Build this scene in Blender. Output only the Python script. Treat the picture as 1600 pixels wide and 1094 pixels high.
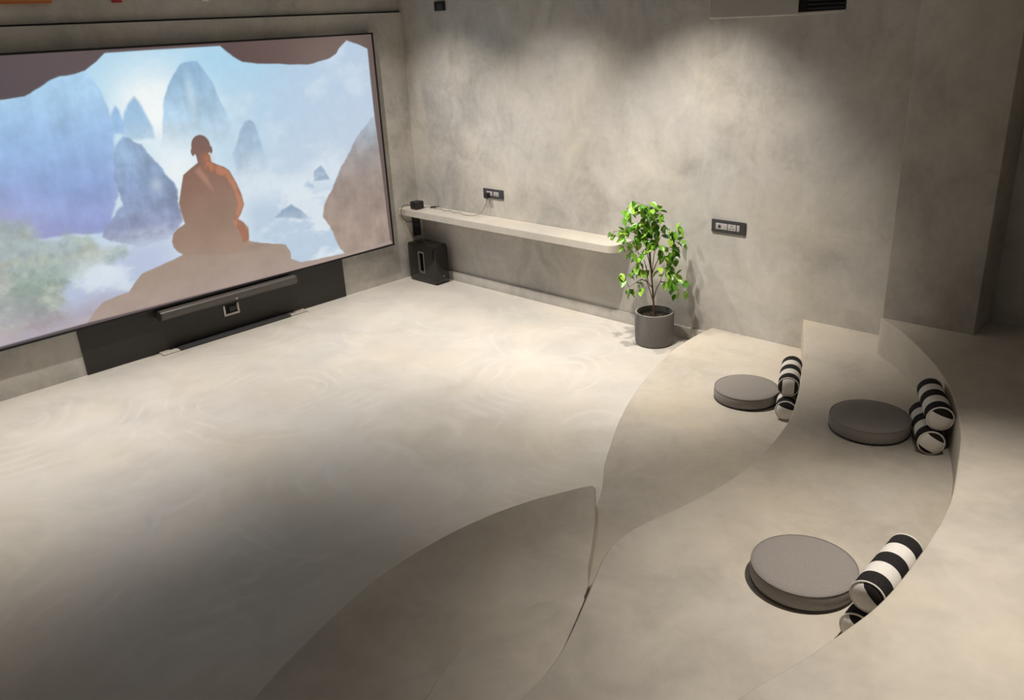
import bpy, bmesh, math, random
import numpy as np
from mathutils import Vector, Matrix

for o in list(bpy.data.objects):
    bpy.data.objects.remove(o)
sc = bpy.context.scene
COL = sc.collection
rnd = random.Random(7)
R = math.radians

# ------------------------------------------------------------------ camera
def look(yaw, pitch, roll):
    y, p, r = R(yaw), R(pitch), R(roll)
    f = Vector((math.sin(y) * math.cos(p), math.cos(y) * math.cos(p), -math.sin(p)))
    rt = Vector((math.cos(y), -math.sin(y), 0))
    up = rt.cross(f)
    rt2 = rt * math.cos(r) + up * math.sin(r)
    up2 = up * math.cos(r) - rt * math.sin(r)
    m = Matrix((rt2, up2, -f)).transposed()
    return m.to_4x4()

cd = bpy.data.cameras.new('camera')
cam = bpy.data.objects.new('camera', cd)
COL.objects.link(cam)
cd.sensor_width = 36
cd.lens = 1294.2 * 36 / 1600
cam.matrix_world = Matrix.Translation((-4.976, -6.187, 2.25)) @ look(44.758, 21.596, -3.0007)
cd.clip_start = .05
sc.camera = cam

# ------------------------------------------------------------------ view, world, lamps
sc.view_settings.view_transform = 'Standard'
sc.view_settings.look = 'None'
sc.view_settings.exposure = 0
sc.view_settings.gamma = 1
sc.view_settings.use_curve_mapping = False
w = bpy.data.worlds.new('world')
sc.world = w
w.use_nodes = True
w.node_tree.nodes['Background'].inputs[0].default_value = (.03, .03, .035, 1)
w.node_tree.nodes['Background'].inputs[1].default_value = .3

def spot(name, loc, target, watt, cone, blend, col=(1, .84, .66), size=.03):
    d = bpy.data.lights.new(name, 'SPOT')
    d.energy = watt; d.spot_size = R(cone); d.spot_blend = blend
    d.color = col; d.shadow_soft_size = size
    o = bpy.data.objects.new(name, d)
    COL.objects.link(o)
    o.location = loc
    o.rotation_euler = (Vector(target) - Vector(loc)).to_track_quat('-Z', 'Y').to_euler()
    return o

WARM = (1, .925, .83)
for x, wt in ((-4.4, 200), (-3.1, 200), (-1.8, 160)):         # row in front of the screen
    spot('downlight', (x, -.85, 2.9), (x, -.95, 0), wt, 75, 1, WARM)
spot('downlight', (-1.2, -.65, 2.9), (-.3, -.7, .1), 170, 88, 1, WARM)       # row washing the right wall
spot('downlight', (-1.2, -1.85, 2.9), (-.3, -1.9, .1), 170, 88, 1, WARM)
spot('downlight', (-1.15, -3.1, 2.9), (-.15, -3.15, .3), 225, 78, 1, WARM)
spot('downlight', (-1.45, -2.9, 2.9), (-1.3, -3.0, 0), 185, 74, 1, WARM)     # middle of the floor
spot('downlight', (-2.25, -5.5, 2.9), (-2.6, -5.6, .5), 250, 70, 1, WARM)   # over the highest terrace

# ------------------------------------------------------------------ helpers
def link(name, me, mat=None, parent=None, smooth=None):
    o = bpy.data.objects.new(name, me)
    COL.objects.link(o)
    if mat: me.materials.append(mat)
    if parent: o.parent = parent
    if smooth is not None:
        for p in me.polygons: p.use_smooth = True
        if smooth < 180:
            me.set_sharp_from_angle(angle=R(smooth))
    return o

def bobj(name, bm, mat=None, parent=None, smooth=None):
    bmesh.ops.recalc_face_normals(bm, faces=bm.faces)
    me = bpy.data.meshes.new(name); bm.to_mesh(me); bm.free()
    return link(name, me, mat, parent, smooth)

def tag(o, label=None, cat=None, group=None, kind=None):
    if label: o['label'] = label
    if cat: o['category'] = cat
    if group: o['group'] = group
    if kind: o['kind'] = kind
    return o

def empty(name, loc=(0, 0, 0), rz=0):
    o = bpy.data.objects.new(name, None)
    COL.objects.link(o)
    o.location = loc; o.rotation_euler = (0, 0, rz)
    o.empty_display_size = .1
    return o

def add_box(bm, a, b, bev=0, seg=2):
    a, b = Vector(a), Vector(b)
    v = bmesh.ops.create_cube(bm, size=1)['verts']
    for q in v:
        q.co = Vector([(a[i] + b[i]) / 2 + q.co[i] * abs(b[i] - a[i]) for i in range(3)])
    if bev:
        e = list({e for q in v for e in q.link_edges})
        bmesh.ops.bevel(bm, geom=e, offset=bev, segments=seg, affect='EDGES', profile=.5)

def box(name, a, b, mat, parent=None, bev=0, seg=2):
    bm = bmesh.new(); add_box(bm, a, b, bev, seg)
    return bobj(name, bm, mat, parent, 40 if bev else None)

def lathe(name, prof, mat, parent=None, n=64, smooth=40):
    bm = bmesh.new()
    rings = []
    for r, z in prof:
        if r < 1e-6: rings.append([bm.verts.new((0, 0, z))])
        else: rings.append([bm.verts.new((r * math.cos(2 * math.pi * i / n), r * math.sin(2 * math.pi * i / n), z)) for i in range(n)])
    for A, B in zip(rings, rings[1:]):
        for i in range(n):
            j = (i + 1) % n
            if len(A) == 1 and len(B) == 1: continue
            if len(A) == 1: bm.faces.new((A[0], B[i], B[j]))
            elif len(B) == 1: bm.faces.new((A[i], A[j], B[0]))
            else: bm.faces.new((A[i], A[j], B[j], B[i]))
    return bobj(name, bm, mat, parent, smooth)

def catmull(pts, step=.03):
    P = [Vector(p) for p in pts]
    P = [P[0] * 2 - P[1]] + P + [P[-1] * 2 - P[-2]]
    out = []
    for i in range(1, len(P) - 2):
        n = max(1, int((P[i + 1] - P[i]).length / step))
        for k in range(n):
            t = k / n
            a, b, c, d = P[i - 1:i + 3]
            out.append(.5 * ((2 * b) + (c - a) * t + (2 * a - 5 * b + 4 * c - d) * t * t + (3 * b - a - 3 * c + d) * t ** 3))
    out.append(P[-2])
    return out

def add_tube(bm, pts, rad, n=6):
    pts = [Vector(p) for p in pts]
    rad = rad if isinstance(rad, (list, tuple)) else [rad] * len(pts)
    prev = None; rings = []
    for i, p in enumerate(pts):
        t = (pts[min(i + 1, len(pts) - 1)] - pts[max(i - 1, 0)]).normalized()
        if prev is None: prev = t.orthogonal().normalized()
        u = (prev - t * prev.dot(t)).normalized(); prev = u
        v = t.cross(u)
        rings.append([bm.verts.new(p + rad[i] * (u * math.cos(2 * math.pi * k / n) + v * math.sin(2 * math.pi * k / n))) for k in range(n)])
    for A, B in zip(rings, rings[1:]):
        for k in range(n):
            bm.faces.new((A[k], A[(k + 1) % n], B[(k + 1) % n], B[k]))
    bm.faces.new(rings[0][::-1]); bm.faces.new(rings[-1])

def tube(name, pts, rad, mat, parent=None, n=6):
    bm = bmesh.new(); add_tube(bm, pts, rad, n)
    return bobj(name, bm, mat, parent, 60)

def smoothed(front, times=3):
    for _ in range(times):
        front = [front[0]] + [(a + 2 * b + c) / 4 for a, b, c in zip(front, front[1:], front[2:])] + [front[-1]]
    return front

def terrace(name, curve, closing, z, zb, mat, r=.008, soft=4):
    """A solid platform: a rounded front edge along a curve seen in plan, closed behind by straight sides."""
    c = smoothed(catmull([Vector((p[0], p[1], 0)) for p in curve]), soft)
    nrm = []
    for i in range(len(c)):
        t = (c[min(i + 1, len(c) - 1)] - c[max(i - 1, 0)]).normalized()
        nrm.append(Vector((t.y, -t.x, 0)))
    cl = [Vector((p[0], p[1], 0)) for p in closing]
    # interior side: towards the polygon's centre
    full = c + cl
    area = sum(a.x * b.y - b.x * a.y for a, b in zip(full, full[1:] + full[:1]))
    sgn = -1 if area > 0 else 1
    prof = [(0, zb), (0, z - r), (r * .1, z - r * .6), (r * .3, z - r * .3), (r * .6, z - r * .08), (r, z)]
    bm = bmesh.new(); rings = []
    for off, zz in prof:
        ring = [bm.verts.new((p.x + n.x * off * sgn, p.y + n.y * off * sgn, zz)) for p, n in zip(c, nrm)]
        ring += [bm.verts.new((p.x, p.y, zz)) for p in cl]
        rings.append(ring)
    n = len(rings[0])
    for A, B in zip(rings, rings[1:]):
        for i in range(n):
            j = (i + 1) % n
            bm.faces.new((A[i], A[j], B[j], B[i]))
    f = bm.faces.new(rings[-1])
    bmesh.ops.triangulate(bm, faces=[f])
    bm.faces.new(rings[0][::-1])
    return bobj(name, bm, mat, None, 50)

# ------------------------------------------------------------------ materials
def mat(name, col=(.5, .5, .5), rough=.5, metal=0, spec=.5):
    m = bpy.data.materials.new(name); m.use_nodes = True
    b = m.node_tree.nodes['Principled BSDF']
    b.inputs['Base Color'].default_value = (*col, 1)
    b.inputs['Roughness'].default_value = rough
    b.inputs['Metallic'].default_value = metal
    b.inputs['Specular IOR Level'].default_value = spec
    return m

class NT:
    def __init__(s, m):
        s.m = m; s.t = m.node_tree; s.b = s.t.nodes['Principled BSDF']
    def n(s, k, **kw):
        x = s.t.nodes.new(k)
        for a, v in kw.items(): setattr(x, a, v)
        return x
    def l(s, a, b): s.t.links.new(a, b)
    def coords(s, scale=(1, 1, 1), out='Object', rot=(0, 0, 0)):
        tc = s.n('ShaderNodeTexCoord'); mp = s.n('ShaderNodeMapping')
        mp.inputs['Scale'].default_value = scale
        mp.inputs['Rotation'].default_value = rot
        s.l(tc.outputs[out], mp.inputs[0]); return mp.outputs[0]
    def noise(s, vec, scale, detail=5, rough=.55, dist=0):
        x = s.n('ShaderNodeTexNoise'); x.inputs['Scale'].default_value = scale
        x.inputs['Detail'].default_value = detail; x.inputs['Roughness'].default_value = rough
        x.inputs['Distortion'].default_value = dist
        s.l(vec, x.inputs['Vector']); return x.outputs['Fac']
    def ramp(s, f, stops, interp='LINEAR'):
        x = s.n('ShaderNodeValToRGB'); cr = x.color_ramp; cr.interpolation = interp
        while len(cr.elements) < len(stops): cr.elements.new(.5)
        for e, (p, c) in zip(cr.elements, stops):
            e.position = p; e.color = (*c, 1) if len(c) == 3 else c
        s.l(f, x.inputs[0]); return x.outputs[0]
    def math(s, op, a, b=0.0):
        x = s.n('ShaderNodeMath', operation=op)
        for i, v in enumerate((a, b)):
            if isinstance(v, (int, float)): x.inputs[i].default_value = v
            else: s.l(v, x.inputs[i])
        return x.outputs[0]
    def mix(s, f, a, b, blend='MIX'):
        x = s.n('ShaderNodeMix', data_type='RGBA', blend_type=blend)
        for i, v in ((0, f), (6, a), (7, b)):
            if isinstance(v, (int, float)): x.inputs[i].default_value = v
            elif isinstance(v, tuple): x.inputs[i].default_value = (*v, 1)
            else: s.l(v, x.inputs[i])
        return x.outputs[2]
    def bump(s, h, strength=.2, dist=.01):
        x = s.n('ShaderNodeBump'); x.inputs['Strength'].default_value = strength
        x.inputs['Distance'].default_value = dist
        s.l(h, x.inputs['Height']); s.l(x.outputs[0], s.b.inputs['Normal'])

def concrete(name, base, var=.16, streak=(1, 1, 1), rough=.55, swirl=0.0, spec=.35):
    m = mat(name, base, rough, 0, spec); t = NT(m)
    v = t.coords(streak); v0 = t.coords()
    big = t.noise(v0, .9, 4, .5)
    mid = t.noise(v, 3.2, 7, .62, .6)
    fine = t.noise(v, 22, 5, .6)
    k = t.math('ADD', t.math('MULTIPLY', big, .45), t.math('ADD', t.math('MULTIPLY', mid, .42), t.math('MULTIPLY', fine, .13)))
    lo = tuple(c * (1 - var * 1.25) for c in base)
    hi = tuple(min(1, c * (1 + var)) for c in base)
    c = t.ramp(k, [(.36, lo), (.5, base), (.66, hi)])
    # faint yellowish and bluish clouds of the hand trowelled cement
    hue = t.noise(v0, 1.7, 3, .5)
    c = t.mix(t.ramp(hue, [(.4, (0, 0, 0)), (.7, (1, 1, 1))]), c, t.mix(1.0, c, (1.03, 1.0, .93), 'MULTIPLY'))
    if swirl:
        wv = t.n('ShaderNodeTexNoise'); wv.inputs['Scale'].default_value = 1.6
        t.l(v0, wv.inputs['Vector'])
        add = t.n('ShaderNodeVectorMath', operation='MULTIPLY_ADD')
        t.l(wv.outputs['Color'], add.inputs[0]); add.inputs[1].default_value = (.35, .35, 0); t.l(v0, add.inputs[2])
        vo = t.n('ShaderNodeTexVoronoi', feature='F1'); vo.inputs['Scale'].default_value = .95
        t.l(add.outputs[0], vo.inputs['Vector'])
        ring = t.math('FRACT', t.math('ADD', t.math('MULTIPLY', vo.outputs['Distance'], 11.0), t.math('MULTIPLY', mid, .7)))
        arcs = t.ramp(ring, [(0, (0, 0, 0)), (.55, (0, 0, 0)), (.86, (1, 1, 1)), (1, (0, 0, 0))])
        ms = t.noise(v0, 2.4, 3, .5)
        msk = t.ramp(ms, [(.47, (0, 0, 0)), (.64, (1, 1, 1))])
        am = t.math('MULTIPLY', t.math('MULTIPLY', arcs, msk), swirl)
        c = t.mix(am, c, tuple(min(1, q * 1.22) for q in base))
        rr = t.math('SUBTRACT', t.math('ADD', t.math('MULTIPLY', mid, .3), rough - .15), t.math('MULTIPLY', am, .25))
    else:
        rr = t.math('ADD', t.math('MULTIPLY', mid, .25), rough - .12)
    t.l(c, t.b.inputs['Base Color']); t.l(rr, t.b.inputs['Roughness'])
    t.bump(t.math('ADD', mid, t.math('MULTIPLY', fine, .3)), .10, .006)
    return m

M_floor = concrete('trowelled floor cement', (.59, .565, .53), .11, (1, 1, 1), .43, .42, .5)
M_step = concrete('tan microcement', (.56, .515, .452), .18, (1, 1, 1), .55, .12)
M_wall = concrete('grey wall cement', (.50, .482, .456), .28, (1, 1, .95), .6)
M_wall2 = concrete('grey wall cement rough', (.48, .455, .42), .28, (1, 1, .9), .6)
M_shelf = concrete('pale shelf cement', (.56, .53, .48), .10, (1, 1, 1), .5)
M_ceil = mat('grey cement ceiling', (.55, .535, .52), .8)
M_black = mat('matt black board', (.022, .019, .016), .45)
M_frame = mat('black velvet frame', (.006, .006, .007), .7)
M_bar = mat('dark satin speaker grille', (.10, .092, .085), .38, .3)
M_barcap = mat('speaker end cap', (.05, .046, .043), .3)
M_gloss = mat('gloss black lacquer', (.012, .010, .009), .12, 0, .55)
M_dark = mat('black plastic', (.015, .015, .016), .35)
M_hole = mat('dark opening', (.004, .004, .004), .8)
M_slot = mat('satin grey slot rim', (.11, .105, .10), .4)
M_plate = mat('charcoal socket plate', (.045, .046, .050), .4)
M_module = mat('grey socket module', (.42, .40, .40), .45)
M_silver = mat('silver socket frame', (.55, .52, .49), .35, .4)
M_white = mat('white plastic', (.85, .83, .82), .35)
M_cable = mat('thin cable', (.30, .26, .22), .5)
M_dcable = mat('dark cable', (.05, .045, .04), .5)
M_orange = mat('orange paint', (.55, .18, .05), .5)
M_red = mat('red paint', (.45, .03, .05), .5)
M_potrim = mat('pot rim', (.30, .285, .27), .5)
M_soil = mat('dark potting soil', (.018, .012, .008), .9)
M_dot = mat('pale mark', (.7, .7, .7), .5)

M_pot = mat('grey stone pot', (.15, .14, .13), .6)
t = NT(M_pot); v = t.coords()
k = t.noise(v, 180, 3, .6)
t.l(t.ramp(k, [(.3, (.11, .104, .098)), (.55, (.145, .137, .13)), (.75, (.19, .18, .17))]), t.b.inputs['Base Color'])
t.bump(k, .15, .003)

M_cush = mat('grey woven seat fabric', (.22, .195, .18), .85, 0, .25)
t = NT(M_cush); v = t.coords((420, 420, 420))
ch = t.n('ShaderNodeTexChecker'); t.l(v, ch.inputs['Vector']); ch.inputs['Scale'].default_value = 1
k = t.noise(t.coords(), 260, 2, .5)
kk = t.math('ADD', t.math('MULTIPLY', ch.outputs['Fac'], .35), t.math('MULTIPLY', k, .65))
t.l(t.ramp(kk, [(.2, (.22, .198, .183)), (.5, (.285, .258, .24)), (.8, (.36, .33, .31))]), t.b.inputs['Base Color'])
t.bump(kk, .25, .002)
t.b.inputs['Sheen Weight'].default_value = .15

def stripe_mat(name, axis, freq_pairs, blk=(.018, .016, .016), wht=(.84, .80, .75), centre=None):
    m = mat(name, blk, .85, 0, .2); t = NT(m)
    tc = t.n('ShaderNodeTexCoord'); sp = t.n('ShaderNodeSeparateXYZ')
    t.l(tc.outputs['Object'], sp.inputs[0])
    a = sp.outputs[axis]
    if centre is None:
        f = t.math('FRACT', t.math('MULTIPLY', t.math('ADD', a, freq_pairs[0]), freq_pairs[1]))
        msk = t.math('GREATER_THAN', f, .5)
    else:
        msk = t.math('LESS_THAN', t.math('ABSOLUTE', t.math('SUBTRACT', a, centre[0])), centre[1])
    k = t.noise(t.coords(), 300, 2, .5)
    w = t.ramp(k, [(.3, tuple(c * .86 for c in wht)), (.7, wht)])
    b = t.ramp(k, [(.3, tuple(c * .6 for c in blk)), (.7, tuple(c * 1.6 for c in blk))])
    t.l(t.mix(msk, b, w), t.b.inputs['Base Color'])
    t.bump(k, .2, .002)
    return m
BL = .33          # bolster length
M_stripe = stripe_mat('black and white striped cotton', 0, (BL / 2, 1 / (2 * BL / 5)))
M_cap = stripe_mat('striped cotton end', 1, None, centre=(0.0, .032))
M_cap_off = stripe_mat('striped cotton end off centre', 1, None, centre=(.016, .038))
M_piping = mat('cream piping', (.82, .78, .72), .8)

M_leaf = mat('glossy green leaf', (.1, .3, .03), .32, 0, .5)
t = NT(M_leaf)
oi = t.n('ShaderNodeObjectInfo')
t.l(t.ramp(oi.outputs['Random'], [(0, (.05, .18, .012)), (.3, (.13, .34, .02)), (.7, (.25, .50, .04)), (1, (.42, .62, .10))]), t.b.inputs['Base Color'])
t.b.inputs['Transmission Weight'].default_value = 0
M_bark = mat('brown bark', (.13, .075, .04), .8)

# ------------------------------------------------------------------ the room
ZC = 3.0
ZL = 2.375
bm = bmesh.new(); add_box(bm, (-5.9, -7.3, -.12), (.02, .06, 0)); tag(bobj('floor', bm, M_floor), kind='structure')
tag(box('ceiling', (-5.9, -7.3, ZC), (.14, .14, ZC + .1), M_ceil), kind='structure')
# screen wall: thicker lower part, thinner wall above a dark shadow gap
bm = bmesh.new()
add_box(bm, (-5.9, 0, -.12), (.14, .14, ZL))
wl = tag(bobj('wall_left', bm, M_wall), kind='structure')
box('upper_wall', (-5.9, .04, ZL + .012), (.14, .14, ZC), M_wall, wl)
box('shadow_gap', (-5.9, .02, ZL), (.14, .14, ZL + .012), M_hole, wl)
wr = tag(box('wall_right', (0, -7.3, -.12), (.14, .04, ZC), M_wall), kind='structure')
tag(box('wall_back', (-5.9, -7.44, -.12), (.14, -7.3, ZC), M_wall), kind='structure')
tag(box('wall_side', (-6.04, -7.44, -.12), (-5.9, .14, ZC), M_wall), kind='structure')
tag(box('wall_pier', (-.283, -5.0, -.1), (.02, -4.512, ZC), M_wall2, None, .008), kind='structure')
tag(box('baseboard_right', (-.022, -3.3, -.01), (.01, 0.01, .088), M_wall, None, .004), kind='structure')

# curved seating terraces
S1 = [(.02, -3.228), (-.212, -3.221), (-.539, -3.253), (-.889, -3.343), (-1.134, -3.42), (-1.403, -3.523), (-1.636, -3.631), (-1.827, -3.734), (-1.965, -3.811), (-2.069, -3.872), (-2.204, -3.974), (-2.36, -4.06), (-2.62, -4.14), (-3.0, -4.25), (-3.4, -4.4)]
S2 = [(.02, -3.9), (-.226, -4.025), (-.477, -4.148), (-.752, -4.275), (-.965, -4.365), (-1.166, -4.443), (-1.354, -4.509), (-1.522, -4.548), (-1.727, -4.583), (-1.897, -4.595), (-2.043, -4.598), (-2.229, -4.583), (-2.422, -4.548), (-2.592, -4.508), (-2.722, -4.493), (-2.813, -4.499), (-2.886, -4.516), (-2.949, -4.547), (-3.021, -4.581), (-3.102, -4.616), (-3.165, -4.645), (-3.26, -4.687), (-3.37, -4.732), (-3.456, -4.756), (-3.555, -4.772), (-3.627, -4.778), (-3.85, -4.80), (-4.3, -4.85), (-5.0, -4.95), (-5.92, -5.0)]
PT = [(-.05, -4.502), (-.20, -4.502), (-.287, -4.503), (-.312, -4.522), (-.36, -4.58), (-.43, -4.665), (-.619, -4.832), (-.838, -5.001), (-1.096, -5.153), (-1.304, -5.247), (-1.477, -5.315), (-1.588, -5.348), (-1.772, -5.397), (-2.001, -5.453), (-2.163, -5.478), (-2.306, -5.491), (-2.422, -5.497), (-2.635, -5.502), (-2.784, -5.496), (-2.884, -5.482), (-2.996, -5.462), (-3.139, -5.434), (-3.253, -5.404), (-3.37, -5.375), (-3.7, -5.32), (-4.3, -5.30), (-5.92, -5.3)]
RG = [(-2.375, -4.031), (-2.436, -4.0), (-2.554, -3.946), (-2.621, -3.916), (-2.819, -3.855), (-3.046, -3.819), (-3.146, -3.814), (-3.281, -3.813), (-3.43, -3.822), (-3.505, -3.832), (-3.669, -3.872), (-3.806, -3.914), (-3.966, -3.966), (-4.109, -4.026), (-4.5, -4.22), (-5.1, -4.55), (-5.92, -4.8)]
SL = [(-3.3, -4.9), (-3.2, -4.63), (-3.119, -4.578), (-3.06, -4.56), (-2.99, -4.525), (-2.95, -4.497), (-2.876, -4.431), (-2.816, -4.391), (-2.731, -4.335), (-2.653, -4.283), (-2.534, -4.195), (-2.43, -4.112), (-2.375, -4.068), (-2.356, -4.047)]
L2 = [(-3.4, -4.95), (-3.213, -4.652), (-3.173, -4.634), (-3.119, -4.608), (-3.055, -4.574), (-3.06, -4.556), (-3.124, -4.518), (-3.213, -4.463), (-3.318, -4.428), (-3.448, -4.416), (-3.568, -4.431), (-3.654, -4.456), (-3.704, -4.477), (-3.80, -4.52), (-3.95, -4.58), (-4.3, -4.75), (-4.4, -5.0)]
st1 = terrace('step', S1, [(-3.4, -6.9), (.02, -6.9)], .123, -.02, M_step)
tag(st1, 'lowest tan cement seating terrace, holding the cushion nearest the plant', kind='structure')
tb = terrace('step', SL + RG, [(-5.92, -6.9), (-3.3, -6.9)], .22, -.02, M_step, soft=1)
tag(tb, 'dim curved cement terrace sweeping down to the bottom left', kind='structure')
tl = terrace('step', L2, [(-4.4, -6.9), (-3.4, -6.9)], .28, -.02, M_step, soft=2)
tag(tl, 'small rounded cement terrace at the bottom centre', kind='structure')
st2 = terrace('step', S2, [(-5.92, -6.9), (.02, -6.9)], .332, -.02, M_step)
tag(st2, 'middle tan cement seating terrace holding two grey cushions', kind='structure')
pf = terrace('step', PT, [(-5.92, -7.32), (.02, -7.32), (.02, -4.62)], .552, -.02, M_step, soft=1)
tag(pf, 'highest tan cement terrace along the right edge', kind='structure')

# ------------------------------------------------------------------ projection screen
SX0, SX1, SZ0, SZ1 = -4.0, -.392, .378, 2.209
POLY = {
    'cave_l': [(-3.31, 2.266),(-3.394, 1.936),(-3.333, 1.946),(-3.242, 1.95),(-3.187, 1.956),(-3.091, 2.0),(-3.028, 2.033),(-2.95, 2.061),(-2.851, 2.07),(-2.781, 2.084),(-2.738, 2.114),(-2.693, 2.139),(-2.631, 2.186),(-2.61, 2.278)],
    'cave_r': [(-1.784, 2.189),(-1.741, 2.147),(-1.695, 2.112),(-1.628, 2.071),(-1.501, 2.048),(-1.277, 2.027),(-1.067, 2.007),(-0.954, 2.024),(-0.839, 2.04),(-0.771, 2.072),(-0.739, 2.111),(-0.653, 2.171),(-0.578, 2.147),(-0.514, 2.129),(-0.451, 2.099),(-0.332, 2.068),(-0.334, 2.254),(-1.805, 2.241)],
    'picture': [(-3.542, 2.234),(-2.631, 2.188),(-2.283, 2.19),(-1.784, 2.189),(-0.65, 2.187),(-0.446, 2.099),(-0.448, 1.822),(-0.447, 1.531),(-0.431, 1.115),(-0.419, 0.426),(-0.394, 0.384),(-1.042, 0.373),(-3.153, 0.398),(-4.169, 0.39)],
    'mt_left': [(-3.422, 1.939),(-3.333, 1.946),(-3.243, 1.945),(-3.093, 1.996),(-2.951, 2.056),(-2.785, 2.068),(-2.756, 2.033),(-2.735, 1.99),(-2.716, 1.963),(-2.708, 1.921),(-2.692, 1.877),(-2.676, 1.833),(-2.678, 1.747),(-2.695, 1.592),(-2.746, 1.24),(-2.854, 1.002),(-3.641, 1.079)],
    'peak_s': [(-2.703, 1.715),(-2.665, 1.797),(-2.637, 1.837),(-2.62, 1.806),(-2.609, 1.739),(-2.619, 1.653),(-2.705, 1.663)],
    'peak_m': [(-2.625, 1.688),(-2.585, 1.789),(-2.549, 1.846),(-2.494, 1.891),(-2.465, 1.855),(-2.448, 1.81),(-2.426, 1.736),(-2.405, 1.662),(-2.41, 1.591),(-2.644, 1.62)],
    'dome': [(-2.379, 1.514),(-2.325, 1.707),(-2.277, 1.864),(-2.242, 1.94),(-2.204, 1.99),(-2.14, 2.061),(-2.091, 2.092),(-2.034, 2.1),(-1.981, 2.09),(-1.953, 2.056),(-1.924, 2.0),(-1.876, 1.878),(-1.847, 1.786),(-1.822, 1.699),(-1.793, 1.59),(-1.794, 1.435)],
    'spire': [(-1.829, 1.4),(-1.771, 1.51),(-1.722, 1.588),(-1.676, 1.631),(-1.642, 1.635),(-1.61, 1.604),(-1.583, 1.526),(-1.567, 1.424),(-1.548, 1.341),(-1.462, 1.226),(-1.356, 1.147),(-1.43, 1.137),(-1.821, 1.15)],
    'pillar': [(-2.702, 1.575),(-2.662, 1.619),(-2.624, 1.63),(-2.579, 1.628),(-2.55, 1.594),(-2.518, 1.569),(-2.47, 1.49),(-2.433, 1.439),(-2.385, 1.348),(-2.316, 1.204),(-2.333, 0.974),(-2.447, 0.859),(-2.683, 0.851),(-2.913, 0.977),(-2.834, 1.091),(-2.742, 1.175),(-2.739, 1.257),(-2.749, 1.35)],
    'rock1': [(-1.551, 0.852),(-1.482, 0.903),(-1.393, 0.929),(-1.315, 0.872),(-1.229, 0.778)],
    'rock2': [(-1.147, 1.081),(-1.124, 1.164),(-1.06, 1.197),(-1.022, 1.159),(-0.993, 1.078)],
    'rock3': [(-1.26, 1.057),(-1.202, 1.101),(-1.158, 1.061),(-1.151, 1.027)],
    'cliff': [(-0.444, 1.531),(-0.489, 1.525),(-0.567, 1.468),(-0.676, 1.372),(-0.778, 1.232),(-0.857, 1.156),(-0.974, 0.998),(-1.066, 0.881),(-1.1, 0.764),(-1.05, 0.675),(-1.015, 0.554),(-0.941, 0.409),(-0.714, 0.321),(-0.351, 0.362),(-0.392, 0.97)],
    'trees': [(-3.793, 1.278),(-3.514, 1.223),(-3.378, 1.145),(-3.323, 1.046),(-3.161, 1.029),(-3.014, 0.998),(-2.929, 0.906),(-2.796, 0.848),(-2.898, 0.804),(-3.088, 0.755),(-3.232, 0.659),(-3.298, 0.45),(-4.164, 0.407)],
    'ground': [(-3.188, 0.373),(-3.088, 0.461),(-3.016, 0.519),(-2.826, 0.546),(-2.76, 0.608),(-2.703, 0.653),(-2.525, 0.689),(-2.372, 0.724),(-2.221, 0.751),(-1.812, 0.713),(-1.704, 0.669),(-1.498, 0.613),(-1.462, 0.539),(-1.465, 0.484),(-1.38, 0.431),(-0.921, 0.406),(-0.394, 0.409),(-0.378, 0.357),(-2.384, 0.305),(-3.166, 0.278)],
    'body': [(-2.122, 1.38),(-2.186, 1.346),(-2.251, 1.308),(-2.279, 1.236),(-2.325, 1.109),(-2.321, 1.03),(-2.311, 0.95),(-2.374, 0.923),(-2.414, 0.895),(-2.436, 0.837),(-2.431, 0.792),(-2.408, 0.755),(-2.365, 0.717),(-1.984, 0.638),(-1.88, 0.649),(-1.83, 0.674),(-1.81, 0.744),(-1.803, 0.817),(-1.839, 0.872),(-1.878, 0.905),(-1.846, 0.94),(-1.807, 1.005),(-1.814, 1.088),(-1.841, 1.184),(-1.883, 1.286),(-1.92, 1.319),(-1.969, 1.342),(-2.016, 1.372),(-2.018, 1.427),(-2.126, 1.442)],
    'robe': [(-2.046, 1.377),(-1.969, 1.342),(-1.893, 1.291),(-1.848, 1.181),(-1.823, 1.089),(-1.812, 1.006),(-1.867, 0.927),(-1.884, 0.906),(-1.81, 0.818),(-1.818, 0.725),(-1.87, 0.704),(-1.885, 0.802),(-1.924, 0.893),(-1.857, 1.014),(-1.869, 1.128),(-1.914, 1.235),(-2.001, 1.284),(-2.087, 1.331)],
    'fold': [(-2.156, 1.324),(-2.115, 1.345),(-2.069, 1.26),(-2.038, 1.152),(-2.089, 1.214)],
}
NX, NZ = 560, 300
gx = np.linspace(SX0, SX1, NX); gz = np.linspace(SZ0, SZ1, NZ)
X, Z = np.meshgrid(gx, gz)
rs = np.random.RandomState(3)

def vnoise(sx, sz, octv=5, gain=.55, seed=0):
    rs = np.random.RandomState(seed); tot = np.zeros_like(X); amp = 1; s = 0
    for o in range(octv):
        fx, fz = sx * 2 ** o, sz * 2 ** o
        g = rs.rand(int(fz * 2.2) + 4, int(fx * 4) + 4)
        u = (X - SX0) * fx; v = (Z - SZ0) * fz
        i = np.floor(u).astype(int); j = np.floor(v).astype(int)
        a = u - i; b = v - j; a = a * a * (3 - 2 * a); b = b * b * (3 - 2 * b)
        n = (g[j, i] * (1 - a) + g[j, i + 1] * a) * (1 - b) + (g[j + 1, i] * (1 - a) + g[j + 1, i + 1] * a) * b
        tot += amp * n; s += amp; amp *= gain
    return tot / s

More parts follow.
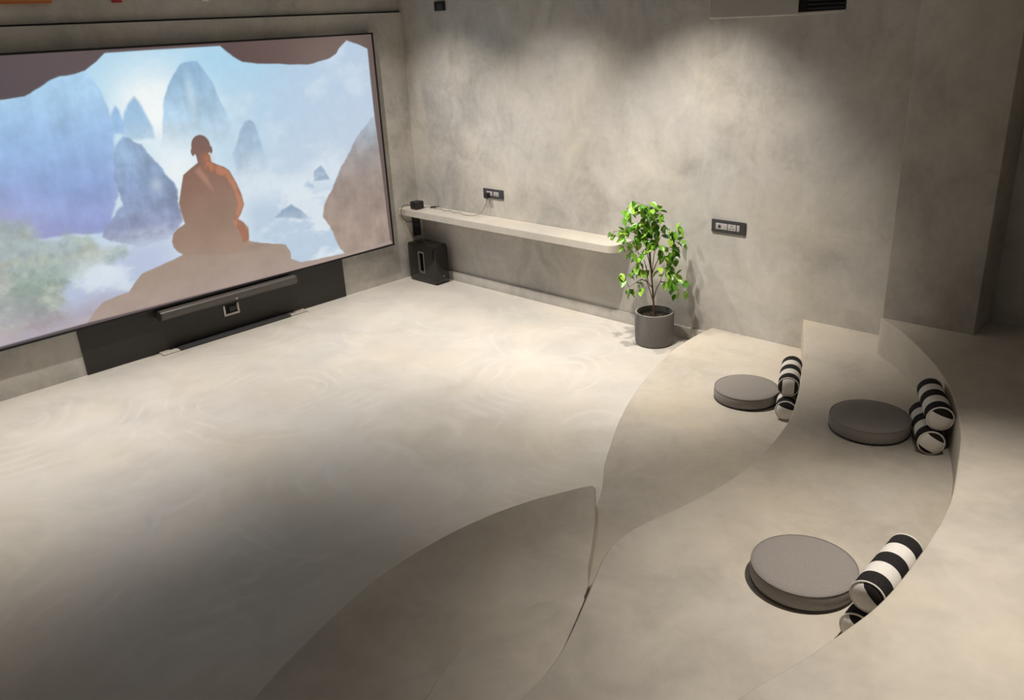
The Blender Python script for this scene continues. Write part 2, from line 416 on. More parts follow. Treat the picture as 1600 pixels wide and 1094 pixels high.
def sdf(poly):
    d = np.full(X.shape, 1e9); inside = np.zeros(X.shape, bool)
    n = len(poly)
    for i in range(n):
        ax, az = poly[i]; bx, bz = poly[(i + 1) % n]
        ex, ez = bx - ax, bz - az
        tt = np.clip(((X - ax) * ex + (Z - az) * ez) / (ex * ex + ez * ez + 1e-12), 0, 1)
        d = np.minimum(d, (X - ax - tt * ex) ** 2 + (Z - az - tt * ez) ** 2)
        cr = ((az > Z) != (bz > Z)) & (X < (bx - ax) * (Z - az) / (bz - az + 1e-12) + ax)
        inside ^= cr
    d = np.sqrt(d)
    return np.where(inside, d, -d)

def sstep(a, b, x):
    t = np.clip((x - a) / (b - a), 0, 1); return t * t * (3 - 2 * t)

def C(*c): return np.array(c, float)[None, None, :]
def lay(img, al, col): return img * (1 - al[..., None]) + col * al[..., None]
def msk(name, soft=.006, wob=0, seed=1):
    s = sdf(POLY[name])
    if wob: s = s + (vnoise(9, 9, 4, .6, seed) - .5) * wob
    return sstep(-soft, soft, s)
def grad(v, stops):
    out = np.zeros(v.shape + (3,))
    ps = [p for p, c in stops]
    for k in range(3): out[..., k] = np.interp(v, ps, [c[k] for p, c in stops])
    return out
def glow(x, z, rx, rz): return np.exp(-(((X - x) / rx) ** 2 + ((Z - z) / rz) ** 2))

n1 = vnoise(2.2, 3.5, 6, .58, 11); n2 = vnoise(6, 8, 5, .6, 12); n3 = vnoise(3, 6, 6, .6, 13); n4 = vnoise(22, 22, 3, .6, 14); n5 = vnoise(16, 4.5, 4, .65, 31)
img = grad(X, [(-3.9, (150, 190, 232)), (-2.9, (168, 214, 240)), (-1.9, (176, 214, 238)), (-1.2, (178, 204, 228)), (-.4, (186, 204, 226))])
img = lay(img, sstep(1.9, 1.0, Z) * .55, C(206, 212, 224))
img = lay(img, np.clip(glow(-2.35, 1.82, .33, .27) * 1.25, 0, 1), C(250, 254, 252))
img = lay(img, np.clip(glow(-1.75, 2.08, .5, .13) * .6, 0, 1), C(160, 212, 240))
img = lay(img, np.clip(sstep(.5, .72, n1) * .35, 0, 1), C(226, 238, 246))
def mountain(img, name, stops, soft=.008, wob=.02, seed=2, tex=.16, fade=None):
    a = msk(name, soft, wob, seed)
    col = grad(Z, stops) * (1 + (n2 - .5)[..., None] * tex * 1.4 + (n5 - .5)[..., None] * tex * .8)
    if fade: a = a * sstep(fade[0], fade[1], Z + (n3 - .5) * .25)
    return lay(img, a, col)
img = mountain(img, 'peak_m', [(1.4, (212, 230, 244)), (1.75, (152, 194, 230))], .014, .02, 2, .16, (1.42, 1.6))
img = mountain(img, 'peak_s', [(1.45, (190, 212, 238)), (1.7, (142, 184, 226))], .014)
img = mountain(img, 'dome', [(1.35, (218, 232, 242)), (1.62, (176, 206, 228)), (2.05, (134, 174, 208))], .009, .03, 4, .2, (1.38, 1.7))
img = lay(img, np.clip(glow(-2.08, 1.86, .03, .14) * .55, 0, 1) * msk('dome'), C(205, 222, 232))
img = mountain(img, 'mt_left', [(.75, (168, 164, 196)), (1.05, (136, 146, 200)), (1.35, (132, 158, 214)), (1.65, (146, 182, 228)), (1.95, (164, 204, 238))], .012, .045, 5, .14)
img = lay(img, np.clip(glow(-3.75, 1.05, .45, .35) * .7, 0, 1), C(190, 172, 196))
img = mountain(img, 'spire', [(1.1, (208, 222, 234)), (1.3, (176, 200, 222)), (1.6, (152, 182, 208))], .012, .035, 6, .18, (1.12, 1.3))
# mist in the valley behind
val = sstep(1.4, 1.1, Z + (n3 - .5) * .5) * sstep(-2.9, -2.5, X)
img = lay(img, val * .75, C(220, 231, 240))
img = lay(img, np.clip(glow(-2.3, 1.35, .28, .22) * .9, 0, 1), C(246, 251, 252))
img = mountain(img, 'pillar', [(.8, (166, 168, 192)), (1.0, (134, 142, 176)), (1.3, (122, 144, 182)), (1.5, (136, 164, 200))], .010, .045, 7, .3, (.72, .95))
img = lay(img, np.clip(glow(-2.46, 1.27, .05, .06) * .7, 0, 1) * msk('pillar'), C(190, 206, 224))
for nm in ('rock2', 'rock3'): img = mountain(img, nm, [(.9, (190, 205, 220)), (1.1, (150, 172, 196))], .012, .02, 8)
cl = sstep(.40, .62, n3) * sstep(1.22, .98, Z) * sstep(-1.9, -1.6, X)
img = lay(img, sstep(1.12, .9, Z) * sstep(-1.9, -1.7, X) * .55, C(160, 186, 212))
img = lay(img, cl * .8, C(226, 234, 240))
img = mountain(img, 'rock1', [(.78, (176, 194, 212)), (.9, (140, 164, 190))], .012, .02, 9)
# left valley floor: mist and trees
img = lay(img, sstep(1.0, .8, Z + (n1 - .5) * .2) * sstep(-2.2, -2.6, X) * .85, C(178, 188, 218))
cl2 = sstep(.45, .62, n3) * sstep(1.02, .86, Z) * sstep(-2.2, -2.5, X)
img = lay(img, cl2 * .7, C(222, 230, 240))
tr = msk('trees', .05, .14, 10)
tcol = lay(grad(Z, [(.4, (150, 138, 146)), (.6, (140, 146, 142)), (.75, (126, 146, 128)), (.95, (158, 172, 172))]), sstep(.4, .62, n2), C(166, 174, 156))
tcol = tcol * (1 + (n4 - .5)[..., None] * .22)
img = lay(img, tr * .9, tcol)
img = lay(img, np.clip(glow(-2.95, .74, .28, .12) * 1.0, 0, 1) * sstep(.35, .6, n3), C(216, 226, 236))
img = lay(img, sstep(.62, .40, Z + (n1 - .5) * .2) * sstep(-2.6, -3.0, X) * .75, C(164, 146, 152))
img = lay(img, sstep(-3.35, -3.85, X) * sstep(1.3, .5, Z) * .5, C(196, 184, 192))
img = mountain(img, 'cliff', [(.62, (160, 138, 124)), (1.0, (148, 130, 120)), (1.25, (150, 142, 142)), (1.45, (172, 184, 200))], .008, .04, 15, .2)
g = msk('ground', .005, .012, 16)
gcol = grad(Z, [(.38, (164, 142, 132)), (.6, (156, 134, 118)), (.8, (150, 126, 110))]) * (1 + (n2 - .5)[..., None] * .10)
img = lay(img, g, gcol)
img = lay(img, np.clip(glow(-1.62, .765, .2, .035) * .5, 0, 1) * g, C(182, 160, 142))
img = lay(img, np.clip(glow(-1.75, .66, .18, .03) * .35, 0, 1) * g, C(128, 104, 90))
img = lay(img, np.full(X.shape, .10) + glow(-2.2, 1.7, .9, .6) * .10, C(226, 236, 242))
# seated figure in a robe, seen from behind
hx, hz = -2.075, 1.496
head = sstep(-.006, .006, 1 - np.sqrt(((X - hx) / .072) ** 2 + ((Z - hz) / .08) ** 2)) if False else sstep(1.06, .94, np.sqrt(((X - hx) / .074) ** 2 + ((Z - hz) / .082) ** 2))
ears = sstep(1.2, .8, np.sqrt(((np.abs(X - hx) - .072) / .014) ** 2 + ((Z - hz + .035) / .028) ** 2))
bcol = grad(Z, [(.68, (160, 136, 120)), (.95, (148, 122, 106)), (1.3, (140, 106, 92)), (1.6, (122, 98, 92))]) * (1 + (n2 - .5)[..., None] * .08)
img = lay(img, np.clip(msk('body', .005) + head + ears, 0, 1), bcol)
robe = msk('robe', .008)
rcol = lay(np.zeros_like(img) + C(164, 98, 72), sstep(.45, .65, vnoise(16, 8, 3, .6, 21)), C(206, 134, 100))
img = lay(img, robe * .62, rcol)
img = lay(img, msk('fold', .02) * .55, C(196, 146, 126))
img = lay(img, np.clip(glow(hx + .03, 1.40, .035, .04) * .6, 0, 1), C(196, 120, 80))
# dark cave mouth and unlit border of the projected picture
cave = grad(X, [(-3.9, (82, 72, 78)), (-2.9, (96, 84, 86)), (-1.7, (96, 78, 76)), (-.7, (116, 98, 92)), (-.4, (104, 88, 84))])
pic = msk('picture', .006)
img = lay(img, 1 - pic, cave)
img = lay(img, np.clip(msk('cave_l', .006, .012, 17) + msk('cave_r', .006, .012, 18), 0, 1), cave)
img = np.clip(img * (1 + (n4 - .5)[..., None] * .03), 0, 255) / 255
lin = np.where(img <= .04045, img / 12.92, ((img + .055) / 1.055) ** 2.4)

me = bpy.data.meshes.new('picture_surface')
vi = np.arange(NX * NZ).reshape(NZ, NX)
faces = np.stack([vi[:-1, :-1], vi[:-1, 1:], vi[1:, 1:], vi[1:, :-1]], -1).reshape(-1, 4)
co = np.stack([X, np.full_like(X, -.060), Z], -1).reshape(-1, 3)
me.vertices.add(len(co)); me.vertices.foreach_set('co', co.ravel())
me.loops.add(faces.size); me.loops.foreach_set('vertex_index', faces.ravel().astype(np.int32))
me.polygons.add(len(faces)); me.polygons.foreach_set('loop_start', np.arange(0, faces.size, 4, dtype=np.int32))
me.update(calc_edges=True)
ca = me.color_attributes.new('picture', 'FLOAT_COLOR', 'POINT')
ca.data.foreach_set('color', np.concatenate([lin.reshape(-1, 3), np.ones((NX * NZ, 1))], 1).astype(np.float32).ravel())
M_pic = mat('projected picture', (.03, .03, .03), .9, 0, .1)
t = NT(M_pic); at = t.n('ShaderNodeAttribute', attribute_name='picture')
t.l(at.outputs['Color'], t.b.inputs['Emission Color']); t.b.inputs['Emission Strength'].default_value = .95
scr = empty('projection_screen', (SX0, -.03, SZ0))
tag(scr, 'large projection screen showing a robed figure meditating before misty mountains', 'projection screen')
def under(o, p):
    o.parent = p; o.matrix_parent_inverse = Matrix.Translation(p.location).inverted() if True else None
    return o
inv = Matrix.Translation(scr.location).inverted()
def kid(o, p):
    o.parent = p
    o.matrix_parent_inverse = (Matrix.LocRotScale(p.location, p.rotation_euler, None)).inverted()
    return o
kid(link('picture_surface', me, M_pic), scr)
kid(box('backing', (SX0, -.058, SZ0), (SX1, -.001, SZ1), M_frame), scr)
fw = .014
for a, b in (((SX0 - fw, -.068, SZ1), (SX1 + fw, -.001, SZ1 + fw)), ((SX0 - fw, -.068, SZ0 - fw), (SX1 + fw, -.001, SZ0)),
             ((SX0 - fw, -.068, SZ0), (SX0, -.001, SZ1)), ((SX1, -.068, SZ0), (SX1 + fw, -.001, SZ1))):
    kid(box('frame_bar', a, b, M_frame), scr)

# ------------------------------------------------------------------ black board, soundbar, floor box below the screen
tag(box('wall_panel', (-3.222, -.012, .002), (-.937, -.0005, .36), M_black), 'matt black board on the wall beneath the projection screen', 'panel')
sb = empty('soundbar', (-2.065, -.012, .26))
tag(sb, 'long dark rounded soundbar mounted on the black board under the screen', 'soundbar')
def bar_section(x, sc_=1):
    pts = []
    for i in range(24):
        a = 2 * math.pi * i / 24
        c, s = math.cos(a), math.sin(a)
        pts.append((x, -.072 + .050 * sc_ * math.copysign(abs(c) ** .75, c), .309 + .040 * sc_ * math.copysign(abs(s) ** .75, s)))
    return pts
def loft(name, secs, m, parent=None, smooth=40):
    bm = bmesh.new(); rings = [[bm.verts.new(p) for p in s] for s in secs]
    for A, B in zip(rings, rings[1:]):
        for i in range(len(A)):
            j = (i + 1) % len(A); bm.faces.new((A[i], A[j], B[j], B[i]))
    bm.faces.new(rings[0][::-1]); bm.faces.new(rings[-1])
    o = bobj(name, bm, m, None, smooth)
    return kid(o, parent) if parent else o
loft('grille', [bar_section(-2.645), bar_section(-1.48)], M_bar, sb)
loft('end_cap', [bar_section(-2.645), bar_section(-2.653), bar_section(-2.657, .93)], M_barcap, sb)
loft('end_cap', [bar_section(-1.48), bar_section(-1.472), bar_section(-1.468, .93)], M_barcap, sb)
kid(box('bracket', (-2.4, -.04, .285), (-1.7, -.0125, .33), M_dark), sb)
kid(box('logo_mark', (-2.046, -.124, .292), (-2.030, -.1205, .300), M_dot), sb)

so = empty('power_outlet', (-2.05, -.0125, .185))
tag(so, 'small silver framed socket in the black board under the soundbar', 'socket')
for a, b in (((-2.119, -.022, .140), (-1.981, -.0125, .157)), ((-2.119, -.022, .157), (-2.102, -.0125, .230)), ((-1.998, -.022, .157), (-1.981, -.0125, .230))):
    kid(box('frame_bar', a, b, M_silver, None, .002), so)
kid(box('recess', (-2.102, -.0145, .157), (-1.998, -.0125, .232), M_hole), so)
kid(box('socket_insert', (-2.07, -.024, .168), (-2.018, -.0145, .215), M_dark, None, .004), so)
kid(box('socket_insert', (-2.012, -.020, .178), (-2.001, -.0145, .205), M_slot, None, .002), so)
fb = empty('floor_sill', (-2.04, -.05, 0))
tag(fb, 'low dark strip with pale ends on the floor at the foot of the black board', 'sill')
kid(box('dark_strip', (-2.556, -.10, 0), (-1.569, -.013, .022), M_plate, None, .004), fb)
kid(box('pale_end', (-2.69, -.10, 0), (-2.556, -.013, .012), M_wall, None, .003), fb)
kid(box('pale_end', (-1.569, -.095, 0), (-1.40, -.013, .012), M_wall, None, .003), fb)

# ------------------------------------------------------------------ shelf, its gusset, things on and under it
sh = empty('wall_shelf', (0, -1.2, .617))
tag(sh, 'long pale cement shelf running along the wall from the corner to the plant', 'shelf')
bm = bmesh.new()
out = [(-.002, -.002), (-.246, -.002), (-.250, -2.40)]
for i in range(7):
    a = R(i * 15); out.append((-.18 - .07 * math.cos(a), -2.46 - .07 * math.sin(a)))
out.append((-.002, -2.53))
vb = [bm.verts.new((x, y, .618)) for x, y in out]
f = bm.faces.new(vb)
ex = bmesh.ops.extrude_face_region(bm, geom=[f])
bmesh.ops.translate(bm, verts=[q for q in ex['geom'] if isinstance(q, bmesh.types.BMVert)], vec=(0, 0, .059))
bmesh.ops.bevel(bm, geom=[e for e in bm.edges], offset=.003, segments=2, affect='EDGES')
kid(bobj('board', bm, M_shelf, None, 40), sh)
bm = bmesh.new()
tri = [(-.235, .618), (-.165, .34), (-.002, .34), (-.002, .618)]
A = [bm.verts.new((x, -.002, z)) for x, z in tri]; B = [bm.verts.new((x, -.05, z)) for x, z in tri]
bm.faces.new(A); bm.faces.new(B[::-1])
for i in range(4): bm.faces.new((A[i], A[(i + 1) % 4], B[(i + 1) % 4], B[i]))
kid(bobj('gusset', bm, M_shelf), sh)

vp = empty('socket_plate', (-.09, -.05, .48))
tag(vp, 'upright black socket plate below the corner end of the shelf', 'socket')
kid(box('plate', (-.135, -.062, .395), (-.045, -.0505, .60), M_dark, None, .004), vp)
for z in (.435, .495, .553):
    kid(box('socket_insert', (-.115, -.066, z - .024), (-.066, -.0615, z + .024), M_plate, None, .006), vp)

sbx = empty('small_device', (-.155, -.175, .677))
tag(sbx, 'small black cube shaped device on the corner end of the shelf', 'device')
kid(box('body', (-.205, -.22, .678), (-.108, -.13, .750), M_dark, None, .010, 3), sbx)
kid(box('connector', (-.108, -.185, .690), (-.085, -.165, .708), M_dark, None, .003), sbx)

tag(tube('device_cable', catmull([(-.17, -.128, .70), (-.24, -.10, .72), (-.275, -.085, .68), (-.275, -.085, .62), (-.23, -.085, .565), (-.17, -.075, .545), (-.128, -.068, .55)], .012), .0035, M_dcable),
    'dark cable looping from the small black device over the shelf edge', 'cable')
wob = [(-.078, -.178, .6815), (-.05, -.23, .6815), (-.055, -.28, .6815), (-.075, -.34, .6815), (-.055, -.40, .6815), (-.085, -.47, .6815), (-.06, -.54, .6815), (-.095, -.60, .6815), (-.075, -.67, .6815), (-.10, -.73, .6815), (-.105, -.80, .6815), (-.085, -.87, .683), (-.060, -.93, .705), (-.045, -.965, .76), (-.036, -.985, .80), (-.034, -.995, .838)]
tag(tube('power_cable', catmull(wob, .012), .0028, M_cable), 'thin wavy power cable lying along the shelf and up to the wall socket', 'cable')
ad = empty('cable_adapter', (-.045, -.30, .678))
tag(ad, 'tiny dark cable adapter lying on the shelf beside the small device', 'adapter')
kid(tube('body', [(-.075, -.268, .6865), (-.03, -.296, .6865)], .008, M_dark, None, 10), ad)
kid(tube('tip', [(-.03, -.296, .6865), (-.008, -.312, .6865)], .004, M_dark, None, 8), ad)

def wall_socket(name, y0, y1, z0, z1, mods, label):
    e = empty(name, (0, (y0 + y1) / 2, (z0 + z1) / 2)); tag(e, label, 'socket')
    kid(box('plate', (-.012, y1, z0), (-.0005, y0, z1), M_plate, None, .004, 2), e)
    h = z1 - z0
    for (a, b, kind) in mods:
        ya, yb = y0 + (y1 - y0) * a, y0 + (y1 - y0) * b
        m_ = kid(box('module', (-.0165, yb, z0 + h * .27), (-.012, ya, z1 - h * .25), M_module, None, .0015), e)
        if kind == 'pins':
            for dy, dz in ((0, .011), (-.012, -.008), (.012, -.008)):
                q = tube('pin_hole', [(-.0168, (ya + yb) / 2 + dy, (z0 + z1) / 2 + dz), (-.0160, (ya + yb) / 2 + dy, (z0 + z1) / 2 + dz)], .0042, M_hole, None, 10)
                kid(q, m_)
        if kind == 'round':
            q = tube('socket_ring', [(-.0170, ya - .03, (z0 + z1) / 2), (-.0160, ya - .03, (z0 + z1) / 2)], .013, M_slot, None, 16); kid(q, m_)
            q = tube('pin_hole', [(-.0173, ya - .03, (z0 + z1) / 2 - .003), (-.0165, ya - .03, (z0 + z1) / 2 - .003)], .007, M_hole, None, 12); kid(q, m_)
    return e
wall_socket('wall_socket', -.926, -1.169, .838, .918, [(.2, .48, 'round'), (.54, .62, ''), (.635, .80, 'pins')], 'charcoal wall socket with a black plug in it above the shelf')
wall_socket('wall_socket', -3.2, -3.461, .833, .922, [(.14, .48, 'round'), (.495, .735, 'pins'), (.755, .84, '')], 'charcoal wall socket plate to the right of the plant')
pg = empty('power_plug', (-.03, -1.0, .86)); tag(pg, 'black power plug pushed into the socket above the shelf', 'plug')
kid(box('body', (-.056, -1.018, .842), (-.0185, -.972, .888), M_dark, None, .006), pg)
kid(tube('strain_relief', [(-.036, -.995, .842), (-.035, -.995, .836)], .006, M_dark, None, 10), pg)

# subwoofer
sw = empty('subwoofer', (-.156, -.268, 0))
tag(sw, 'gloss black subwoofer with a slot through its middle under the shelf corner', 'speaker')
def rrect_ring(bm, x, y0, y1, z0, z1, r, n=6):
    out = []
    for cy, cz, a0 in ((y1 - r, z1 - r, 0), (y0 + r, z1 - r, 90), (y0 + r, z0 + r, 180), (y1 - r, z0 + r, 270)):
        for i in range(n + 1):
            a = R(a0 + 90 * i / n); out.append(bm.verts.new((x, cy + r * math.cos(a), cz + r * math.sin(a))))
    return out
def slot_body(name, x0, x1, Y0, Y1, Z0, Z1, r, y0, y1, z0, z1, ri, m, bev=.006):
    bm = bmesh.new()
    o = [rrect_ring(bm, x, Y0 + d, Y1 - d, Z0 + d, Z1 - d, r - d * .5) for x, d in ((x0, bev), (x0 + bev * .3, bev * .3), (x0 + bev, 0), (x1 - bev, 0), (x1 - bev * .3, bev * .3), (x1, bev))]
    i1 = rrect_ring(bm, x0, y0, y1, z0, z1, ri); i2 = rrect_ring(bm, x1, y0, y1, z0, z1, ri)
    chain = [i1] + o + [i2, i1]
    n = len(i1)
    for A, B in zip(chain, chain[1:]):
        for k in range(n):
            j = (k + 1) % n; bm.faces.new((A[k], A[j], B[j], B[k]))
    return bobj(name, bm, m, None, 35)
YW0, YW1 = -.468, -.078
kid(slot_body('cabinet', -.237, -.078, YW0, YW1, .004, .372, .035, -.305, -.225, .095, .295, .012, M_gloss), sw)
kid(slot_body('slot_rim', -.2385, -.225, -.309, -.221, .091, .299, .014, -.294, -.236, .106, .284, .010, M_slot, .001), sw)
kid(box('slot_wall', (-.150, -.304, .096), (-.146, -.226, .294), M_hole), sw)
kid(box('logo_mark', (-.15, YW0 - .0008, .072), (-.140, YW0 + .0005, .080), M_dot), sw)
for x in (-.21, -.105):
    for y in (-.43, -.115): kid(box('foot', (x - .012, y - .012, 0), (x + .012, y + .012, .006), M_dark), sw)

# ------------------------------------------------------------------ projector, wall bits at the top of the frame
pj = empty('projector', (-2.225, -4.75, 2.226))
tag(pj, 'white ceiling projector with a black vent grille, cut by the top of the frame', 'projector')
PZ0, PZ1, PY0, PY1, PX0, PX1 = 2.226, 2.40, -4.907, -4.594, -2.4, -2.053
kid(box('body', (PX0, PY0, PZ0), (PX1, PY1, PZ1), M_white, None, .006, 3), pj)
kid(box('vent_recess', (PX0 + .004, PY0 - .0015, PZ0 + .008), (PX1 - .008, PY0 + .004, PZ1 - .03), M_hole, None, .001), pj)
for i in range(11):
    z = PZ0 + .014 + i * .0122
    kid(box('vent_slat', (PX0 + .05, PY0 - .005, z), (PX1 - .012, PY0 - .001, z + .005), M_plate), pj)
kid(tube('lens', [(-2.20, PY1 - .002, 2.31), (-2.20, PY1 + .03, 2.31)], .05, M_dark, None, 24), pj)
kid(tube('mount_pole', [(-2.225, -4.75, PZ1 - .002), (-2.225, -4.75, ZC - .001)], .02, M_white, None, 16), pj)
kid(tube('mount_plate', [(-2.225, -4.75, ZC - .012), (-2.225, -4.75, ZC)], .07, M_white, None, 24), pj)

ws = empty('wall_box', (0, -.545, 2.40)); tag(ws, 'small black box fixed high on the wall near the corner', 'box')
kid(box('housing', (-.035, -.597, 2.364), (-.0005, -.49, 2.438), M_dark, None, .004), ws)
kid(box('front_face', (-.037, -.589, 2.372), (-.035, -.53, 2.418), M_plate), ws)
def plaque(name, x0, x1, z0, z1, m, label, cat):
    e = empty(name, ((x0 + x1) / 2, .04, z0)); tag(e, label, cat)
    kid(box('board', (x0, .012, z0), (x1, .0395, z1), m, None, .004), e)
    kid(box('edge_strip', (x0, .009, z0), (x1, .0118, z0 + .006), m), e)
plaque('hanging_board', -3.75, -2.862, 2.508, 2.66, M_orange, 'orange board high on the wall above the screen, at the top left', 'board')
plaque('wall_tag', -2.472, -2.41, 2.503, 2.60, M_red, 'small red tag high on the wall above the screen', 'tag')
plaque('wall_tag', -1.832, -1.775, 2.500, 2.58, M_white, 'small white tag high on the wall above the screen', 'tag')

# ------------------------------------------------------------------ potted plant
PC = Vector((-.226, -2.888, 0))
pp = empty('potted_plant', PC)
tag(pp, 'leafy green ficus in a round grey stone pot at the end of the shelf', 'plant')
pot = lathe('pot', [(0, 0), (.118, 0), (.132, .006), (.139, .03), (.142, .12), (.140, .235), (.138, .243), (.133, .245), (.128, .243), (.126, .236), (.124, .18), (0, .18)], M_pot, pp)
lathe('rim_ring', [(.1275, .2428), (.1275, .2462), (.1385, .2462), (.1388, .2425), (.1275, .2428)], M_potrim, pot)
soil = lathe('soil', [(0, .212), (.05, .211), (.09, .207), (.123, .205), (.123, .198), (0, .198)], M_soil, pp)
for i in range(5):
    a = rnd.uniform(0, 6.28); r_ = rnd.uniform(.03, .1); s_ = rnd.uniform(.008, .016)
    bm = bmesh.new(); bmesh.ops.create_icosphere(bm, subdivisions=1, radius=s_)
    for q in bm.verts: q.co.z *= .5; q.co += Vector((rnd.uniform(-.2, .2), rnd.uniform(-.2, .2), 0)) * s_
    o = bobj('pebble', bm, M_bark, soil, 180); o.location = (r_ * math.cos(a), r_ * math.sin(a), .212)
AX = Vector((.71, -.704, 0)); DX = Vector((-.704, -.71, 0))     # across and out of the corner
def pv(a, z, d=0): return AX * a + DX * d + Vector((0, 0, z))
STEMS = [[(-.003,.2),(-.009,.324),(-.021,.469),(-.041,.66),(-.076,.892),(-.086,1.019)],[(-.009,.314),(-.043,.423),(-.081,.53),(-.119,.664),(-.156,.828)],[(-.015,.421),(-.053,.471),(-.068,.567),(-.11,.687),(-.201,.738)],[(-.009,.334),(.012,.42),(.035,.466),(.056,.537),(.111,.534)],[(-.02,.445),(-.017,.564),(.008,.704),(.069,.83)],[(-.026,.517),(.014,.633),(.049,.702),(.116,.744)],[(-.031,.565),(-.055,.661),(-.097,.802),(-.223,.864),(-.3,.859)],[(-.026,.541),(-.033,.706),(-.013,.912),(.004,.978)],[(-.053,.471),(-.099,.498),(-.154,.477),(-.2,.46)],[(.035,.466),(.085,.464),(.17,.401)]]
DEPTH = [0, .05, .09, .03, -.05, .06, .05, -.04, .07, .05]
samples = []
for i, (s, dd) in enumerate(zip(STEMS, DEPTH)):
    n = len(s)
    pts = catmull([pv(a, z, dd * k / (n - 1)) for k, (a, z) in enumerate(s)], .03)
    r0 = .0085 if i == 0 else .0042
    tube('trunk' if i == 0 else 'branch', pts, [r0 * (1 - .72 * k / (len(pts) - 1)) for k in range(len(pts))], M_bark, pp, 6)
    samples += pts[len(pts) // 3:]
CL = [(-.166,1.041,.036,.02,5),(-.09,1.028,.063,.03,12),(-.024,1.011,.041,.035,10),(.021,.977,.023,.025,4),(-.076,.96,.054,.045,14),(-.013,.925,.041,.045,10),(-.179,.961,.054,.04,7),(-.21,.877,.045,.035,8),(-.309,.859,.027,.02,5),(-.237,.828,.023,.025,5),(-.134,.886,.05,.04,12),(-.066,.846,.054,.05,14),(.023,.864,.063,.035,10),(.091,.838,.027,.04,6),(.158,.871,.023,.02,3),(.169,.788,.027,.03,4),(-.12,.78,.036,.03,6),(-.011,.774,.063,.045,12),(.04,.702,.027,.03,5),(-.232,.735,.027,.025,4),(-.178,.723,.045,.03,8),(-.119,.687,.027,.03,5),(-.056,.73,.036,.03,5),(.116,.721,.036,.05,9),(.063,.664,.045,.03,7),(.101,.605,.027,.04,7),(.145,.64,.027,.02,3),(-.127,.618,.027,.03,5),(-.118,.546,.032,.04,8),(-.126,.475,.027,.025,4),(-.2,.46,.027,.025,5),(-.255,.577,.027,.02,4),(-.2,.589,.018,.02,2),(-.072,.586,.014,.015,2),(.065,.55,.045,.04,9),(.112,.51,.036,.05,9),(.143,.546,.027,.04,6),(.204,.495,.018,.02,3),(.123,.442,.023,.02,3),(.17,.387,.032,.015,4)]
def leaf_mesh(i):
    L, W = 1.0, .62
    prof = [(0, .02), (.12, .55), (.3, .95), (.5, 1.0), (.7, .78), (.87, .38), (1, .0)]
    bend = (.10, .22, .16)[i % 3]; cup = (.10, .16, .05)[i % 3]
    verts, faces = [], []
    for u, wd in prof:
        z0 = -bend * u * u
        hw = W / 2 * wd
        verts += [(u * L, -hw, z0 + cup * wd), (u * L, 0, z0), (u * L, hw, z0 + cup * wd)]
    for k in range(len(prof) - 1):
        a = k * 3
        faces += [(a, a + 1, a + 4, a + 3), (a + 1, a + 2, a + 5, a + 4)]
    m = bpy.data.meshes.new('leaf'); m.from_pydata(verts, [], faces); m.materials.append(M_leaf)
    for p in m.polygons: p.use_smooth = True
    return m
LEAVES = [leaf_mesh(i) for i in range(3)]
lr = random.Random(21)
for a, z, rx, rz, n in CL:
    d0 = lr.uniform(-.04, .13) if a < .12 else lr.uniform(.0, .10)
    c = pv(a, z, d0)
    near = min(samples, key=lambda s: (s - c).length)
    if (near - c).length > .02:
        mid = (near + c) / 2 + Vector((0, 0, .015))
        tube('twig', catmull([near, mid, c], .03), .0016, M_bark, pp, 4)
    for k in range(n):
        p = pv(a + lr.gauss(0, .62) * rx, z + lr.gauss(0, .62) * rz, d0 + lr.gauss(0, .03))
        # keep foliage off the wall
        if p.x + PC.x > -.05: p.x = -.05 - PC.x
        o = bpy.data.objects.new('leaf', LEAVES[lr.randrange(3)])
        COL.objects.link(o); o.parent = pp
        s = lr.uniform(.052, .082)
        yaw = math.atan2(p.y - c.y, p.x - c.x) + lr.gauss(0, .9)
        o.location = p - Vector((math.cos(yaw), math.sin(yaw), 0)) * s * .4
        o.scale = (s, s, s)
        o.rotation_euler = (lr.gauss(0, .5), lr.uniform(.1, 1.15), yaw)

# ------------------------------------------------------------------ seat cushions and bolsters
CR, CH = .184, .072
def make_cushion(x, y, z, rz, label):
    e = empty('floor_cushion', (x, y, z), rz); tag(e, label, 'cushion', 'round grey floor cushions on the terraces')
    prof = [(0, .001), (CR - .012, .001), (CR - .004, .006), (CR, .014), (CR + .002, CH * .5), (CR, CH - .012), (CR - .003, CH - .005), (CR - .010, CH - .001)]
    lathe('cover', prof + [(CR * .8, CH + .002), (CR * .5, CH + .005), (0, CH + .007)], M_cush, e, 96)
    bm = bmesh.new()
    pts = [Vector(((CR - .002) * math.cos(2 * math.pi * i / 96), (CR - .002) * math.sin(2 * math.pi * i / 96), CH - .0045)) for i in range(97)]
    add_tube(bm, pts, .0022, 6); bobj('seam', bm, M_cush, e, 60)
    bm = bmesh.new()
    pts = [Vector(((CR - .002) * math.cos(2 * math.pi * i / 96), (CR - .002) * math.sin(2 * math.pi * i / 96), .0075)) for i in range(97)]
    add_tube(bm, pts, .0032, 6); bobj('seam', bm, M_dark, e, 60)
    return e
make_cushion(-.900, -4.012, .123, .3, 'round grey floor cushion on the lowest terrace, nearest the plant')
make_cushion(-1.252, -4.858, .332, .9, 'round grey floor cushion in shade, beside the platform riser near the pier')
make_cushion(-2.54, -5.153, .332, .2, 'round grey floor cushion closest to the camera at lower right')

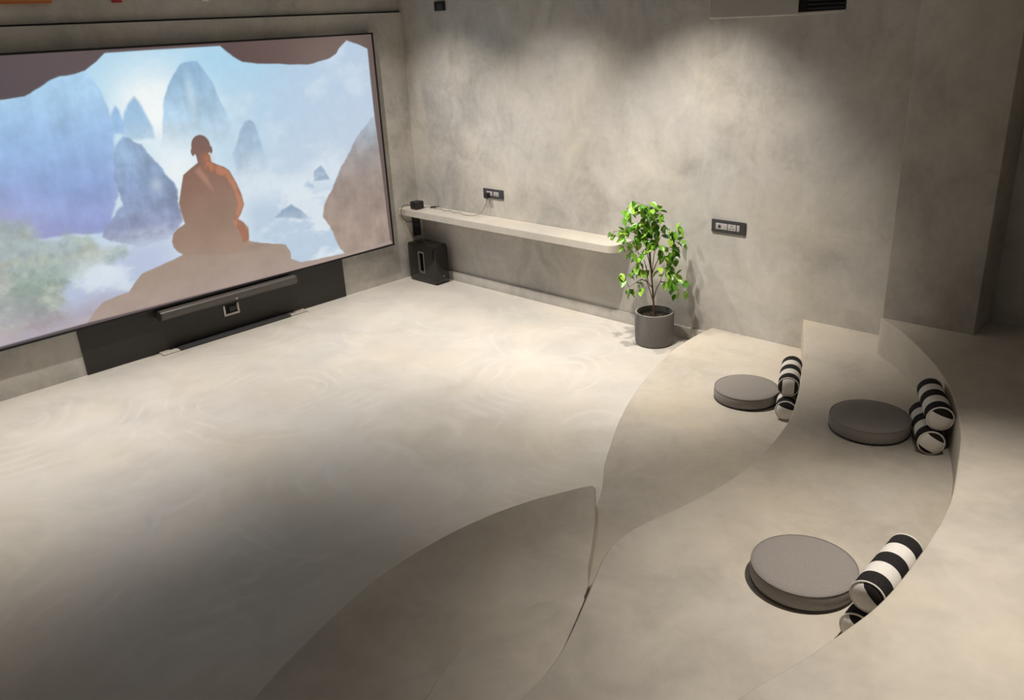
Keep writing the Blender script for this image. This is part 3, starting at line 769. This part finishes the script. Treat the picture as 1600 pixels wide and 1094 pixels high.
BR = .056
def make_bolster(p, direction, roll, label, offc=False, tilt=0):
    e = empty('bolster_pillow', p); tag(e, label, 'bolster', 'striped bolster pillows')
    e.rotation_euler = (R(roll), R(tilt), direction)
    h = BL / 2
    prof = [(-h, BR - .003), (-h + .006, BR), (-h * .5, BR + .0015), (0, BR + .002), (h * .5, BR + .0015), (h - .006, BR), (h, BR - .003)]
    bm = bmesh.new(); n = 40
    rings = [[bm.verts.new((x, r * math.cos(2 * math.pi * i / n), r * math.sin(2 * math.pi * i / n))) for i in range(n)] for x, r in prof]
    for A, B in zip(rings, rings[1:]):
        for i in range(n): bm.faces.new((A[i], A[(i + 1) % n], B[(i + 1) % n], B[i]))
    bobj('striped_cover', bm, M_stripe, e, 60)
    for s in (-1, 1):
        bm = bmesh.new()
        dome = [(0, BR - .003), (.006, BR - .008), (.014, BR * .75), (.019, BR * .45), (.021, BR * .15)]
        rings = [[bm.verts.new((s * (h + d), r * math.cos(2 * math.pi * i / n), r * math.sin(2 * math.pi * i / n))) for i in range(n)] for d, r in dome]
        for A, B in zip(rings, rings[1:]):
            for i in range(n): bm.faces.new((A[i], A[(i + 1) % n], B[(i + 1) % n], B[i]))
        bm.faces.new(rings[-1])
        bobj('end_panel', bm, M_cap_off if offc else M_cap, e, 60)
        bm = bmesh.new()
        pts = [Vector((s * h, (BR - .001) * math.cos(2 * math.pi * i / n), (BR - .001) * math.sin(2 * math.pi * i / n))) for i in range(n + 1)]
        add_tube(bm, pts, .0035, 6); bobj('piping', bm, M_piping, e, 60)
    return e
def seg(a, b): return math.atan2(b[1] - a[1], b[0] - a[0])
make_bolster((-.879, -4.262, .182), R(-157), 255, 'striped bolster lying on the lowest terrace under another bolster', True)
make_bolster((-.825, -4.239, .300), R(-156.5), 0, 'striped bolster on top of the pair on the lowest terrace')
make_bolster((-1.187, -5.095, .391), R(-153.7), 60, 'striped bolster lying low between a shaded cushion and the platform riser')
make_bolster((-1.159, -5.108, .506), R(-153.3), 250, 'striped bolster stacked against the platform riser by the shaded cushion', True)
make_bolster((-2.573, -5.427, .391), R(-179.4), 240, 'half hidden striped bolster beneath another beside the nearest cushion', True)
make_bolster((-2.549, -5.437, .508), R(-179), 225, 'striped bolster on top beside the cushion nearest the camera', True)
